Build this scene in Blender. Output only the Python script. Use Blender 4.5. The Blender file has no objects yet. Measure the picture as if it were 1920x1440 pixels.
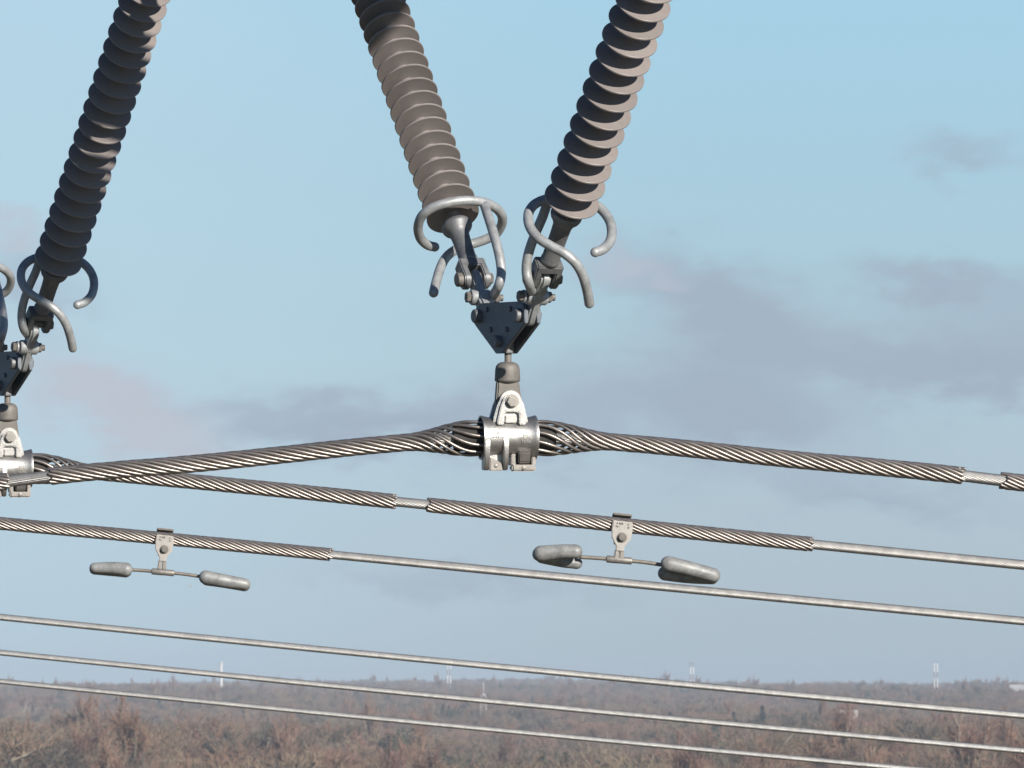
import bpy, bmesh, math, random
import numpy as np
from mathutils import Vector, Matrix
random.seed(7)
rng = np.random.default_rng(7)
R = math.radians
sc = bpy.context.scene

# ------------------------------------------------------------------ camera
F = 13400.0            # focal length in photo pixels (1920 wide)
U = 0.00145            # one photo pixel at the near insulator set, in metres
D0 = F * U             # distance of the near insulator set
HC = 30.0              # eye height
PITCH = math.atan(568.0 / F)
cam = bpy.data.cameras.new('camera'); camo = bpy.data.objects.new('camera', cam)
sc.collection.objects.link(camo)
cam.sensor_width = 36.0; cam.lens = 36.0 * F / 1920.0
cam.clip_start = 0.5; cam.clip_end = 60000.0
camo.location = (0, 0, HC); camo.rotation_euler = (R(90) + PITCH, 0, 0)
cam.dof.use_dof = True; cam.dof.focus_distance = D0 * 1.12; cam.dof.aperture_fstop = 42
sc.camera = camo

# ------------------------------------------------------------------ sun and sky
SUN = np.array((0.53, -0.76, 0.379)); SUN /= np.linalg.norm(SUN)
lt = bpy.data.lights.new('sun', 'SUN'); lt.energy = 4.8; lt.angle = R(0.5); lt.color = (1.0, 0.925, 0.83)
lo = bpy.data.objects.new('sun', lt); sc.collection.objects.link(lo)
lo.rotation_euler = Vector(SUN).to_track_quat('Z', 'Y').to_euler()
lo.location = (20, -30, 60)
sc.view_settings.view_transform = 'Standard'; sc.view_settings.look = 'None'
sc.view_settings.exposure = 0.0; sc.view_settings.gamma = 1.0

def srgb(*c):
    return tuple(((v / 255.0 + 0.055) / 1.055) ** 2.4 if v > 10 else v / 255.0 / 12.92 for v in c)

class NT:
    """small helper to wire node trees"""
    def __init__(s, tree):
        s.t = tree; s.n = tree.nodes; s.l = tree.links
    def new(s, kind, **kw):
        n = s.n.new(kind)
        for k, v in kw.items():
            if k.startswith('i_'):
                s.put(n, k[2:].replace('_', ' '), v)
            else:
                setattr(n, k, v)
        return n
    def put(s, n, key, v):
        sock = n.inputs[key]
        if hasattr(v, 'is_output'):
            s.l.new(v, sock)
        else:
            sock.default_value = v
    def math(s, op, a, b=0.0, clamp=False):
        n = s.n.new('ShaderNodeMath'); n.operation = op; n.use_clamp = clamp
        s.put(n, 0, a); s.put(n, 1, b); return n.outputs[0]
    def ramp(s, fac, stops, interp='LINEAR'):
        n = s.n.new('ShaderNodeValToRGB'); cr = n.color_ramp; cr.interpolation = interp
        while len(cr.elements) < len(stops): cr.elements.new(0.5)
        for e, (p, c) in zip(cr.elements, stops):
            e.position = p; e.color = (*c, 1.0) if len(c) == 3 else c
        s.put(n, 'Fac', fac); return n.outputs['Color']
    def mix(s, fac, a, b, blend='MIX'):
        n = s.n.new('ShaderNodeMix'); n.data_type = 'RGBA'; n.blend_type = blend
        s.put(n, 0, fac); s.put(n, 6, a if hasattr(a, 'is_output') else (*a[:3], 1.0))
        s.put(n, 7, b if hasattr(b, 'is_output') else (*b[:3], 1.0)); return n.outputs[2]
    def noise(s, vec, scale, detail=3.0, rough=0.5, dist=0.0):
        n = s.n.new('ShaderNodeTexNoise')
        s.put(n, 'Vector', vec); s.put(n, 'Scale', scale); s.put(n, 'Detail', detail)
        s.put(n, 'Roughness', rough); s.put(n, 'Distortion', dist); return n.outputs['Fac']
    def smooth(s, v, a, b):
        n = s.n.new('ShaderNodeMapRange'); n.interpolation_type = 'SMOOTHSTEP'
        s.put(n, 'Value', v); s.put(n, 'From Min', a); s.put(n, 'From Max', b); return n.outputs[0]

w = bpy.data.worlds.new('World'); sc.world = w; w.use_nodes = True
N = NT(w.node_tree); N.n.clear()
SKY_STRENGTH = 0.05
sky = N.new('ShaderNodeTexSky'); sky.sky_type = 'NISHITA'; sky.sun_disc = False
sky.sun_elevation = math.asin(SUN[2]); sky.sun_rotation = math.atan2(SUN[0], SUN[1])
sky.air_density = 1.0; sky.dust_density = 0.15; sky.ozone_density = 1.6; sky.altitude = 30
geo = N.new('ShaderNodeTexCoord')
sep = N.new('ShaderNodeSeparateXYZ'); N.l.new(geo.outputs['Generated'], sep.inputs[0])
dx, dy, dz = sep.outputs
# pale winter air low over the horizon opposite the sun
low = N.ramp(N.math('MULTIPLY', N.math('ADD', dz, 0.01), 5.0, True), [
    (0.0, srgb(168, 187, 198)), (0.06, srgb(172, 191, 201)), (0.12, srgb(177, 195, 206)), (0.21, srgb(178, 200, 212)),
    (0.31, srgb(174, 204, 218)), (0.42, srgb(169, 206, 224)), (0.56, srgb(166, 209, 232)), (1.0, srgb(120, 172, 212))])
# clouds: banks placed by bearing and height, broken up with noise
ydiv = N.math('MAXIMUM', dy, 0.05)
az = N.math('DIVIDE', dx, ydiv); el = N.math('DIVIDE', dz, ydiv)
cc = N.new('ShaderNodeCombineXYZ'); N.put(cc, 0, N.math('MULTIPLY', az, 1.0)); N.put(cc, 1, N.math('MULTIPLY', el, 2.1))
nz = N.noise(cc.outputs[0], 34.0, 5.0, 0.52)
nz2 = N.noise(cc.outputs[0], 95.0, 4.0, 0.55)
def pix(px, py): return ((px - 960) / F, (1288 - py) / F)
warpx = N.math('ADD', az, N.math('MULTIPLY', N.math('SUBTRACT', nz, 0.5), 0.024))
warpz = N.math('ADD', el, N.math('MULTIPLY', N.math('SUBTRACT', nz2, 0.5), 0.016))
def bank(px, py, rx, ry, tilt=0.0):
    cx, cz = pix(px, py)
    a = N.math('SUBTRACT', warpx, cx); b = N.math('SUBTRACT', warpz, cz)
    b = N.math('ADD', b, N.math('MULTIPLY', a, tilt))
    a = N.math('DIVIDE', a, rx * 1.6 / F); b = N.math('DIVIDE', b, ry * 1.55 / F)
    d = N.math('ADD', N.math('MULTIPLY', a, a), N.math('MULTIPLY', b, b))
    return N.math('POWER', 2.718, N.math('MULTIPLY', d, -1.0))
acc = None
for args in [(1270, 550, 150, 60, 0.33), (1430, 610, 130, 75, 0.3), (1860, 610, 140, 75, -0.1), (1820, 700, 170, 40, 0.1), (1180, 760, 210, 60, 0.1),
             (1400, 770, 150, 45, 0.3), (1830, 285, 80, 30, 0.1), (850, 800, 200, 40, 0.1), (560, 800, 200, 35, 0.1),
             (880, 1090, 220, 26, 0.05), (1650, 930, 200, 30, 0.1), (60, 520, 90, 60, 0.3), (1730, 520, 90, 30, 0.1)]:
    b = bank(*args); acc = b if acc is None else N.math('ADD', acc, b)
warm = None
for args in [(180, 730, 130, 60, 0.35), (290, 800, 150, 50, 0.3), (1180, 500, 70, 25, 0.2), (20, 430, 50, 25, 0)]:
    b = bank(*args); warm = b if warm is None else N.math('ADD', warm, b)
m1 = N.math('MULTIPLY', N.smooth(N.math('ADD', acc, N.math('MULTIPLY', N.math('SUBTRACT', nz2, 0.5), 0.55)), 0.06, 1.65), 0.84)
m2 = N.math('MULTIPLY', N.smooth(N.math('ADD', warm, N.math('MULTIPLY', N.math('SUBTRACT', nz2, 0.5), 0.55)), 0.06, 1.65), 0.84)
low = N.mix(N.math('MULTIPLY', N.smooth(az, 0.035, -0.075), 0.55), low, srgb(190, 218, 233))     # paler to the left
low = N.mix(m1, low, srgb(161, 175, 193))
low = N.mix(m2, low, srgb(190, 194, 206))
lowx = N.new('ShaderNodeVectorMath', operation='SCALE'); N.l.new(low, lowx.inputs[0]); lowx.inputs['Scale'].default_value = 1.0 / SKY_STRENGTH
# the clear upper sky and everything behind the viewer is the plain daylight sky
hi = N.math('MULTIPLY', N.smooth(dy, 0.86, 0.985), N.math('SUBTRACT', 1.0, N.smooth(dz, 0.115, 0.22)))
blue = N.mix(1.0, sky.outputs[0], (0.62, 0.82, 1.1), 'MULTIPLY')     # a clear, cold winter sky
col = N.mix(hi, blue, lowx.outputs[0])
bg = N.new('ShaderNodeBackground'); N.put(bg, 'Color', col); N.put(bg, 'Strength', SKY_STRENGTH)
wo = N.new('ShaderNodeOutputWorld'); N.l.new(bg.outputs[0], wo.inputs[0])

# ------------------------------------------------------------------ frames of reference
CR = np.array((1.0, 0, 0)); CF = np.array((0, math.cos(PITCH), math.sin(PITCH))); CU = np.array((0, -math.sin(PITCH), math.cos(PITCH)))
EYE = np.array((0, 0, HC))
def W(px, py, Y=0.0, k=1.0):
    """point seen at photo pixel (px, py), k times as far as the near set plus Y units further"""
    d = F * k + Y
    return EYE + U * ((px - 960.0) * d / F * CR + (720.0 - py) * d / F * CU + d * CF)
def V(x, y, z):
    """direction (right, away, up) of length in units -> metres"""
    return U * (x * CR + y * CF + z * CU)
def nrm(a):
    a = np.asarray(a, float); return a / np.linalg.norm(a)

# ------------------------------------------------------------------ object helpers
def link(o): sc.collection.objects.link(o); return o
def tag(o, label=None, cat=None, group=None, kind=None):
    if label: o['label'] = label
    if cat: o['category'] = cat
    if group: o['group'] = group
    if kind: o['kind'] = kind
    return o
def empty(name, loc):
    o = bpy.data.objects.new(name, None); o.empty_display_size = 0.05
    o.location = loc; return link(o)
def origin(o):
    p = np.zeros(3)
    while o is not None:
        p = p + np.array(o.location); o = o.parent
    return p
def mesh_obj(name, parts, mat, parent=None, smooth=True, loc=None, auto=None):
    """parts: list of (verts, faces) in world metres -> one mesh object"""
    vs, fs, off = [], [], 0
    for v, f in parts:
        v = np.asarray(v, float); vs.append(v)
        fs += [tuple(int(i) + off for i in q) for q in f]; off += len(v)
    v = np.concatenate(vs)
    if loc is None: loc = origin(parent) if parent is not None else v.mean(0)
    base = np.asarray(loc, float)
    me = bpy.data.meshes.new(name); me.from_pydata((v - base).tolist(), [], fs)
    bm = bmesh.new(); bm.from_mesh(me); bmesh.ops.recalc_face_normals(bm, faces=bm.faces); bm.to_mesh(me); bm.free()
    if smooth:
        me.shade_smooth() if auto is None else None
        if auto is not None:
            me.shade_smooth()
            try: me.set_sharp_from_angle(angle=R(auto))
            except Exception: pass
    me.materials.append(mat)
    o = bpy.data.objects.new(name, me)
    if parent is not None:
        o.parent = parent; o.location = base - origin(parent)
    else:
        o.location = base
    return link(o)
def copy_tree(o, parent=None, move=None):
    c = o.copy(); link(c)
    if parent is not None: c.parent = parent; c.matrix_parent_inverse = o.matrix_parent_inverse
    if move is not None: c.location = np.array(o.location) + move
    for ch in [x for x in sc.objects if x.parent == o]: copy_tree(ch, c)
    return c

def frames(pts):
    pts = np.asarray(pts, float); T = np.gradient(pts, axis=0); T /= np.linalg.norm(T, axis=1)[:, None]
    a = np.cross(T[0], (0.3, 0.2, 0.9)); a = nrm(a); A = [a]
    for i in range(1, len(pts)):
        a = a - T[i] * (a @ T[i]); a = nrm(a); A.append(a)
    A = np.array(A); return T, A, np.cross(T, A)
def tube(pts, r, n=10, cap=True):
    """round bar along points; r scalar or per point; rounded ends"""
    pts = np.asarray(pts, float); m = len(pts); r = np.full(m, r) if np.isscalar(r) else np.asarray(r, float)
    T, A, B = frames(pts)
    if cap == 'round':
        e = [(-0.985, .17), (-0.87, .5), (-.6, .8), (-.25, .97)]
        h = [(pts[0] + T[0] * r[0] * c, r[0] * s_, T[0], A[0], B[0]) for c, s_ in e]
        t = [(pts[-1] - T[-1] * r[-1] * c, r[-1] * s_, T[-1], A[-1], B[-1]) for c, s_ in e[::-1]]
        pts = np.concatenate([[x[0] for x in h], pts, [x[0] for x in t]]); r = np.concatenate([[x[1] for x in h], r, [x[1] for x in t]])
        A = np.concatenate([[x[3] for x in h], A, [x[3] for x in t]]); B = np.concatenate([[x[4] for x in h], B, [x[4] for x in t]]); m = len(pts)
    th = np.arange(n) * 2 * math.pi / n
    v = pts[:, None, :] + r[:, None, None] * (np.cos(th)[None, :, None] * A[:, None, :] + np.sin(th)[None, :, None] * B[:, None, :])
    f = [(i * n + j, i * n + (j + 1) % n, (i + 1) * n + (j + 1) % n, (i + 1) * n + j) for i in range(m - 1) for j in range(n)]
    if cap: f += [tuple(range(n))[::-1], tuple((m - 1) * n + j for j in range(n))]
    return v.reshape(-1, 3), f
def spline(P, step=6.0):
    """Catmull-Rom through points, step in the points' own length unit"""
    P = np.asarray(P, float); out = []
    Q = np.concatenate([[2 * P[0] - P[1]], P, [2 * P[-1] - P[-2]]])
    for i in range(1, len(Q) - 2):
        p0, p1, p2, p3 = Q[i - 1], Q[i], Q[i + 1], Q[i + 2]
        n = max(2, int(np.linalg.norm(p2 - p1) / step))
        for t in np.arange(n) / n:
            out.append(0.5 * ((2 * p1) + (-p0 + p2) * t + (2 * p0 - 5 * p1 + 4 * p2 - p3) * t * t + (-p0 + 3 * p1 - 3 * p2 + p3) * t ** 3))
    out.append(P[-1]); return np.array(out)
def lathe(org, ax, prof, n=40, closed=False, scale=U):
    """prof = (radius, height along axis) in units"""
    ax = nrm(ax); a = nrm(np.cross(ax, (0.2, 0.9, 0.31))); b = np.cross(ax, a)
    th = np.arange(n) * 2 * math.pi / n; v = []
    for r, h in prof:
        v.append(np.asarray(org) + scale * (h * ax + r * (np.cos(th)[:, None] * a + np.sin(th)[:, None] * b)))
    m = len(prof); f = [(i * n + j, i * n + (j + 1) % n, (i + 1) * n + (j + 1) % n, (i + 1) * n + j) for i in range(m - 1) for j in range(n)]
    if closed: f += [((m - 1) * n + j, (m - 1) * n + (j + 1) % n, (j + 1) % n, j) for j in range(n)]
    else: f += [tuple(range(n))[::-1], tuple((m - 1) * n + j for j in range(n))]
    return np.concatenate(v), f
def bevelled(v, f, w, seg=2):
    bm = bmesh.new(); bv = [bm.verts.new(x) for x in v]
    for q in f:
        try: bm.faces.new([bv[i] for i in q])
        except ValueError: pass
    bmesh.ops.recalc_face_normals(bm, faces=bm.faces)
    if w > 0:
        eds = [e for e in bm.edges if len(e.link_faces) == 2 and e.calc_face_angle(0) > 0.5]
        bmesh.ops.bevel(bm, geom=eds, offset=w, segments=seg, affect='EDGES', clamp_overlap=True)
    bm.verts.index_update()
    r = np.array([x.co for x in bm.verts]), [tuple(x.index for x in q.verts) for q in bm.faces]
    bm.free(); return r
def prism(org, a, b, c, poly, c0, c1, bev=1.2, seg=2):
    """polygon in (a,b) units, from c0 to c1 along c"""
    org = np.asarray(org, float); a, b, c = nrm(a), nrm(b), nrm(c); n = len(poly)
    v = [org + U * (x * a + y * b + c0 * c) for x, y in poly] + [org + U * (x * a + y * b + c1 * c) for x, y in poly]
    f = [tuple(range(n)), tuple(range(2 * n - 1, n - 1, -1))] + [(i, (i + 1) % n, n + (i + 1) % n, n + i) for i in range(n)]
    return bevelled(np.array(v), f, bev * U, seg)
def block(org, a, b, c, ra, rb, rc, bev=1.2):
    return prism(org, a, b, c, [(ra[0], rb[0]), (ra[1], rb[0]), (ra[1], rb[1]), (ra[0], rb[1])], rc[0], rc[1], bev)
def arc(cx, cy, r, a0, a1, n=10):
    return [(cx + r * math.cos(t), cy + r * math.sin(t)) for t in np.linspace(R(a0), R(a1), n)]
def hexhead(org, ax, r, h0, h1, rot=0.0, n=6):
    ax = nrm(ax); a = nrm(np.cross(ax, (0.1, 0.3, 0.95))); b = np.cross(ax, a)
    return prism(org, a, b, ax, [(r * math.cos(t + rot), r * math.sin(t + rot)) for t in np.arange(n) * 2 * math.pi / n], h0, h1, 0.9, 2)

# ------------------------------------------------------------------ materials
def material(name): 
    m = bpy.data.materials.new(name); m.use_nodes = True
    return m, NT(m.node_tree), m.node_tree.nodes['Principled BSDF']
def metal(name, c1, c2, metallic, r1, r2, scale=60.0, bump=0.15, spots=None):
    m, n, b = material(name)
    tc = n.new('ShaderNodeTexCoord').outputs['Object']
    f = n.noise(tc, scale, 5.0, 0.6)
    f2 = n.noise(tc, scale * 5.5, 3.0, 0.6)
    fac = n.smooth(n.math('ADD', n.math('MULTIPLY', f, 0.7), n.math('MULTIPLY', f2, 0.3)), 0.35, 0.65)
    c = n.mix(fac, c1, c2)
    if spots is not None:
        s = n.smooth(n.noise(tc, scale * 2.2, 2.0, 0.5), 0.68, 0.74)
        c = n.mix(n.math('MULTIPLY', s, 0.7), c, spots)
    n.put(b, 'Base Color', c); b.inputs['Metallic'].default_value = metallic
    mr = n.new('ShaderNodeMapRange'); n.put(mr, 'Value', f2); mr.inputs['To Min'].default_value = r1; mr.inputs['To Max'].default_value = r2
    n.put(b, 'Roughness', mr.outputs[0])
    bp = n.new('ShaderNodeBump'); bp.inputs['Strength'].default_value = bump; bp.inputs['Distance'].default_value = 0.002
    n.put(bp, 'Height', f2); n.put(b, 'Normal', bp.outputs[0])
    return m
M = {}
M['galv'] = metal('galvanised_steel', (0.38, 0.40, 0.41), (0.54, 0.565, 0.575), 0.3, 0.36, 0.60, 38, 0.15, (0.30, 0.29, 0.27))
M['galv_dark'] = metal('weathered_shaded_steel', (0.20, 0.21, 0.225), (0.29, 0.30, 0.31), 0.45, 0.42, 0.6, 35, 0.10)  # dark tone; on the yoke bolts it stands in for shade
M['forged'] = metal('forged_steel', (0.20, 0.19, 0.175), (0.26, 0.245, 0.225), 0.25, 0.5, 0.7, 40, 0.2)
M['alu'] = metal('cast_aluminium', (0.50, 0.495, 0.485), (0.64, 0.635, 0.62), 0.92, 0.34, 0.50, 45, 0.25)
M['alu_grey'] = metal('grey_cast_aluminium', (0.32, 0.305, 0.285), (0.42, 0.40, 0.375), 0.5, 0.45, 0.6, 45, 0.2)
M['alu_shaded'] = metal('shaded_cast_aluminium', (0.20, 0.19, 0.18), (0.27, 0.255, 0.24), 0.6, 0.4, 0.55, 45, 0.2)  # darker copy: shade of the down-facing knuckle put into the colour
M['clamp'] = metal('pale_clamp_aluminium', (0.46, 0.44, 0.415), (0.55, 0.53, 0.50), 0.4, 0.45, 0.6, 45, 0.2)
M['rod'] = metal('armour_rod_aluminium', (0.34, 0.31, 0.29), (0.47, 0.43, 0.40), 0.8, 0.34, 0.47, 25, 0.06)
M['strand'] = metal('conductor_aluminium', (0.32, 0.32, 0.315), (0.44, 0.44, 0.435), 0.75, 0.36, 0.5, 30, 0.08)
M['strand_new'] = metal('bright_conductor_aluminium', (0.35, 0.355, 0.355), (0.46, 0.465, 0.46), 0.75, 0.38, 0.5, 30, 0.08)
M['wire'] = metal('messenger_steel', (0.30, 0.27, 0.235), (0.38, 0.35, 0.31), 0.5, 0.45, 0.6, 60, 0.1)
M['weight'] = metal('zinc_coated_iron', (0.25, 0.26, 0.265), (0.43, 0.44, 0.435), 0.2, 0.38, 0.65, 34, 0.35, (0.17, 0.165, 0.155))
M['yoke'] = metal('shaded_galvanised_plate', (0.165, 0.19, 0.225), (0.205, 0.23, 0.265), 0.5, 0.42, 0.55, 12, 0.05)  # dark blue base colour stands in for shade on galvanised steel
M['rubber'] = metal('black_rubber', (0.045, 0.043, 0.041), (0.06, 0.057, 0.053), 0.0, 0.6, 0.8, 30, 0.1)
M['steel_paint'] = metal('grey_painted_steel', (0.30, 0.31, 0.31), (0.38, 0.39, 0.385), 0.1, 0.5, 0.7, 8, 0.1)
m, n, b = material('grey_brown_silicone'); M['silicone'] = m
tc = n.new('ShaderNodeTexCoord').outputs['Object']
f = n.noise(tc, 18, 4, 0.6); f2 = n.noise(tc, 120, 2, 0.5)
oi = n.new('ShaderNodeObjectInfo')
c = n.mix(f, (0.300, 0.270, 0.258), (0.362, 0.328, 0.313))
c = n.mix(n.math('MULTIPLY', n.smooth(f2, 0.70, 0.75), 0.35), c, (0.15, 0.12, 0.105))
vv = n.math('ADD', 0.90, n.math('MULTIPLY', oi.outputs['Random'], 0.16))
hs = n.new('ShaderNodeHueSaturation'); n.put(hs, 'Value', vv); n.put(hs, 'Color', c)
gr = n.smooth(n.noise(tc, 46, 4, 0.65), 0.5, 0.72)
n.put(b, 'Base Color', n.mix(n.math('MULTIPLY', gr, 0.22), hs.outputs[0], (0.19, 0.165, 0.155))); b.inputs['Roughness'].default_value = 0.42; b.inputs['Specular IOR Level'].default_value = 0.45

# ------------------------------------------------------------------ insulator strings
SHED = [(11, 15), (11, 13), (12.5, 9.5), (17, 7), (30, 4.4), (45, 2.3), (50.7, 1.8), (51.6, 1.2), (51.6, -1.5), (50.7, -2.1), (45, -1.9), (30, -2.3),
        (21, -2.8), (16.2, -3.2), (15.9, -6), (15.6, -8.5), (13.4, -11), (12.6, -14), (12.4, -19.5)]
shed_mesh = None
def make_shed_mesh():
    v, f = lathe((0, 0, 0), (0, 0, 1), SHED, 72)
    me = bpy.data.meshes.new('shed'); me.from_pydata(v.tolist(), [], f); me.shade_smooth()
    try: me.set_sharp_from_angle(angle=R(28))
    except Exception: pass
    me.materials.append(M['silicone']); return me
def string(S0, ax, n_sheds, horn_fn, label, pin_dir, pitch, fs, top=True):
    """S0 = world centre of the lowest shed, ax = axis (pointing up the string) as a world direction"""
    global shed_mesh
    if shed_mesh is None: shed_mesh = make_shed_mesh()
    ax = nrm(ax); S0 = np.asarray(S0)
    root = empty('insulator', S0 - ax * U * 187 * fs); tag(root, label, 'insulator', 'insulator strings hanging in a V above the conductors')
    L = (n_sheds - 1) * pitch
    core = mesh_obj('housing', [lathe(S0, ax, [(9.5, -48), (9.5, L + 40)], 32)], M['silicone'], root, loc=S0)
    q = Vector((0, 0, 1)).rotation_difference(Vector(ax)).to_matrix().to_4x4()
    for i in range(n_sheds):
        o = bpy.data.objects.new('shed', shed_mesh); link(o); o.parent = core
        o.matrix_local = Matrix.Translation(Vector(ax * U * pitch * i)) @ q @ Matrix.Rotation(rng.uniform(0, 6), 4, 'Z') @ Matrix.Rotation(R(rng.normal() * .5), 4, 'X')
    # lower metal end: bell flange, shaft and fork; measured from the pin
    p = nrm(pin_dir - ax * (pin_dir @ ax)); qd = np.cross(ax, p)
    pin = S0 - ax * U * 187 * fs; T = 187 * fs
    prof = [(9.6, T - 22 * fs), (20, T - 25 * fs), (27.5, T - 28 * fs), (29.8, T - 33 * fs), (29.8, T - 37 * fs), (28, T - 42 * fs), (22, T - 50 * fs), (18.2, T - 60 * fs), (17.2, T - 80 * fs), (17.0, 51), (18.3, 49), (18.3, 43), (16, 40), (2, 39)]
    fit = mesh_obj('end_fitting', [lathe(pin, ax, prof[::-1], 40)], M['galv_dark'], root, loc=S0 - ax * U * 90 * fs, auto=40)
    parts = [block(pin, p, qd, ax, (-26, 26), (-16, 16), (23, 41), 2.5)]
    cheek = [(15, 37), (-15, 37)] + [(x, y) for x, y in arc(0, 0, 19.5, 190, 350, 14)]
    for sgn in (-1, 1):
        c0, c1 = (13.5, 26) if sgn > 0 else (-26, -13.5)
        parts.append(prism(pin, qd, ax, p, cheek, c0, c1, 2.2))
    mesh_obj('fork', parts, M['galv_dark'], fit, loc=pin + ax * U * 12, auto=35)
    mesh_obj('pin', [lathe(pin, p, [(8, -30), (8, 34)], 20), lathe(pin, p, [(11.5, -38), (13.5, -36.5), (13.5, -27), (12, -26)], 24),
                     hexhead(pin, p, 11.5, 26.5, 35), tube([pin + U * (p * 33 - qd * 12), pin + U * (p * 33 + qd * 6), pin + U * (p * 33 + qd * 14 - ax * 8)], U * 1.5, 6)],
             M['forged'], root, loc=pin, auto=35)
    if top:
        mesh_obj('top_fitting', [lathe(S0 + ax * U * (L + 30), ax, [(9, 0), (28, 2), (29, 10), (18, 28), (17, 110), (8, 112)], 32),
                                 block(S0 + ax * U * (L + 30), p, qd, ax, (-22, 22), (-16, 16), (112, 190), 3)], M['galv_dark'], root, auto=40)
    if horn_fn: horn_fn(root)
    return root

psi_h = R(20)
t_h = nrm(V(math.cos(psi_h), math.sin(psi_h), 0)); e_h = nrm(V(math.sin(psi_h), -math.cos(psi_h), 0)); UPV = CU
aL = np.array((-0.325 * .815, .58, .946 * .815)); aL = nrm(aL); axL = nrm(V(*aL))
aR = np.array((0.34 * .777, -.63, .94 * .777)); aR = nrm(aR); axR = nrm(V(*aR))
FSL, FSR = 0.86, 1.04
YL0, YR0 = 150 + 187 * FSL * aL[1], -142 + 187 * FSR * aR[1]
def planeY(cx, cy, cY, a):
    return lambda px, py: cY - (a[0] * (px - cx) + a[2] * (cy - py)) / a[1]
T2 = W(13.6, 877.7, 0, 1.16) - W(952, 820, 0, 1.0)       # from the near set to the set one phase further out

def bar(name, pts, root, r=9.2, k=10.0):
    P = spline(np.array([W(*q) for q in pts]), U * 5)
    return tube(P, U * r, 16, 'round')
def horn_left(root):
    f = planeY(863, 418, YL0 - 13, aL)
    ring = [(815, 463), (801, 459), (788, 446), (784, 425), (792, 404), (812, 389), (840, 380), (870, 376), (900, 378), (925, 387), (940, 402), (941, 420), (930, 438), (908, 450), (880, 459)]
    pts = [(x, y, f(x, y)) for x, y in ring]
    y0 = pts[-1][2]
    pts += [(855, 468, y0 - 14), (837, 482, y0 - 45), (826, 502, y0 - 84), (818, 528, y0 - 120), (813, 549, y0 - 146)]
    horn = mesh_obj('arcing_horn', [bar('h', pts, root)], M['galv'], root, loc=W(863, 418, YL0 - 13))
    yj = f(910, 380)
    st = [(908, 382, yj), (915, 405, yj - 48), (926, 440, yj - 95), (936, 478, yj - 122), (940, 510, yj - 135), (935, 535, yj - 140), (924, 555, 112), (917, 566, 108)]
    mesh_obj('strut', [bar('s', st, root, 9.2), tube([W(908, 380, yj), W(910, 388, yj - 4)], U * 10, 12, 'round')], M['galv'], horn, loc=W(930, 470, yj - 90))
def horn_right(root, dx=0, f0=None):
    f = planeY(1067, 416, YR0 + 30, aR)
    ring = [(1116, 473), (1131, 467), (1144, 452), (1147, 430), (1140, 408), (1122, 388), (1095, 374), (1062, 367), (1030, 372), (1004, 382), (991, 400), (993, 424), (1008, 445), (1032, 461)]
    pts = [(x, y, f(x, y)) for x, y in ring]
    y0 = pts[-1][2]
    pts += [(1058, 475, y0 - 5), (1078, 492, y0 - 2), (1092, 515, y0 + 12), (1101, 545, y0 + 32), (1105, 569, y0 + 50)]
    horn = mesh_obj('arcing_horn', [bar('h', pts, root)], M['galv'], root, loc=W(1067, 416, YR0 + 30))
    yj = f(1028, 372)
    st = [(1028, 374, yj), (1018, 405, yj + 8), (1003, 440, yj + 14), (991, 475, yj + 20), (987, 505, yj + 25), (991, 530, yj + 30), (1000, 550, -120), (1006, 560, -118)]
    mesh_obj('strut', [bar('s', st, root, 9.2)], M['galv'], horn, loc=W(1000, 470, yj))

LAB = {
 'NL': 'sunlit brown V insulator string leaning left with broad undersides showing, above the middle clamp',
 'NR': 'insulator string leaning right with dark crescent shadows on every shed, above the middle clamp',
 'FR': 'shaded insulator string at the far left running up to the top edge',
 'FL': 'insulator of which only one curved horn bar shows at the left picture edge',
}
NL = string(W(849, 403, YL0), axL, 28, horn_left, LAB['NL'], t_h, 34.0, FSL)
NR = string(W(1072, 375, YR0), axR, 26, horn_right, LAB['NR'], t_h, 43.1, FSR)
FL = copy_tree(NL, None, T2); FL['label'] = LAB['FL']
# the far right-hand string swings a little more upright
PR = W(988.5, 592, -82)
aR2 = np.array((0.375 * .752, -.66, .951 * .752)); axR2 = nrm(V(*nrm(aR2)))
FR = copy_tree(NR, None, T2); FR['label'] = LAB['FR']
qrot = Vector(axR).rotation_difference(Vector(axR2)).to_matrix().to_4x4() @ Matrix.Rotation(R(0), 4, Vector(axR))
piv = Vector(np.array(NR.location) + T2 + V(8, 0, 16))
FR.matrix_world = Matrix.Translation(piv) @ qrot

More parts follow.
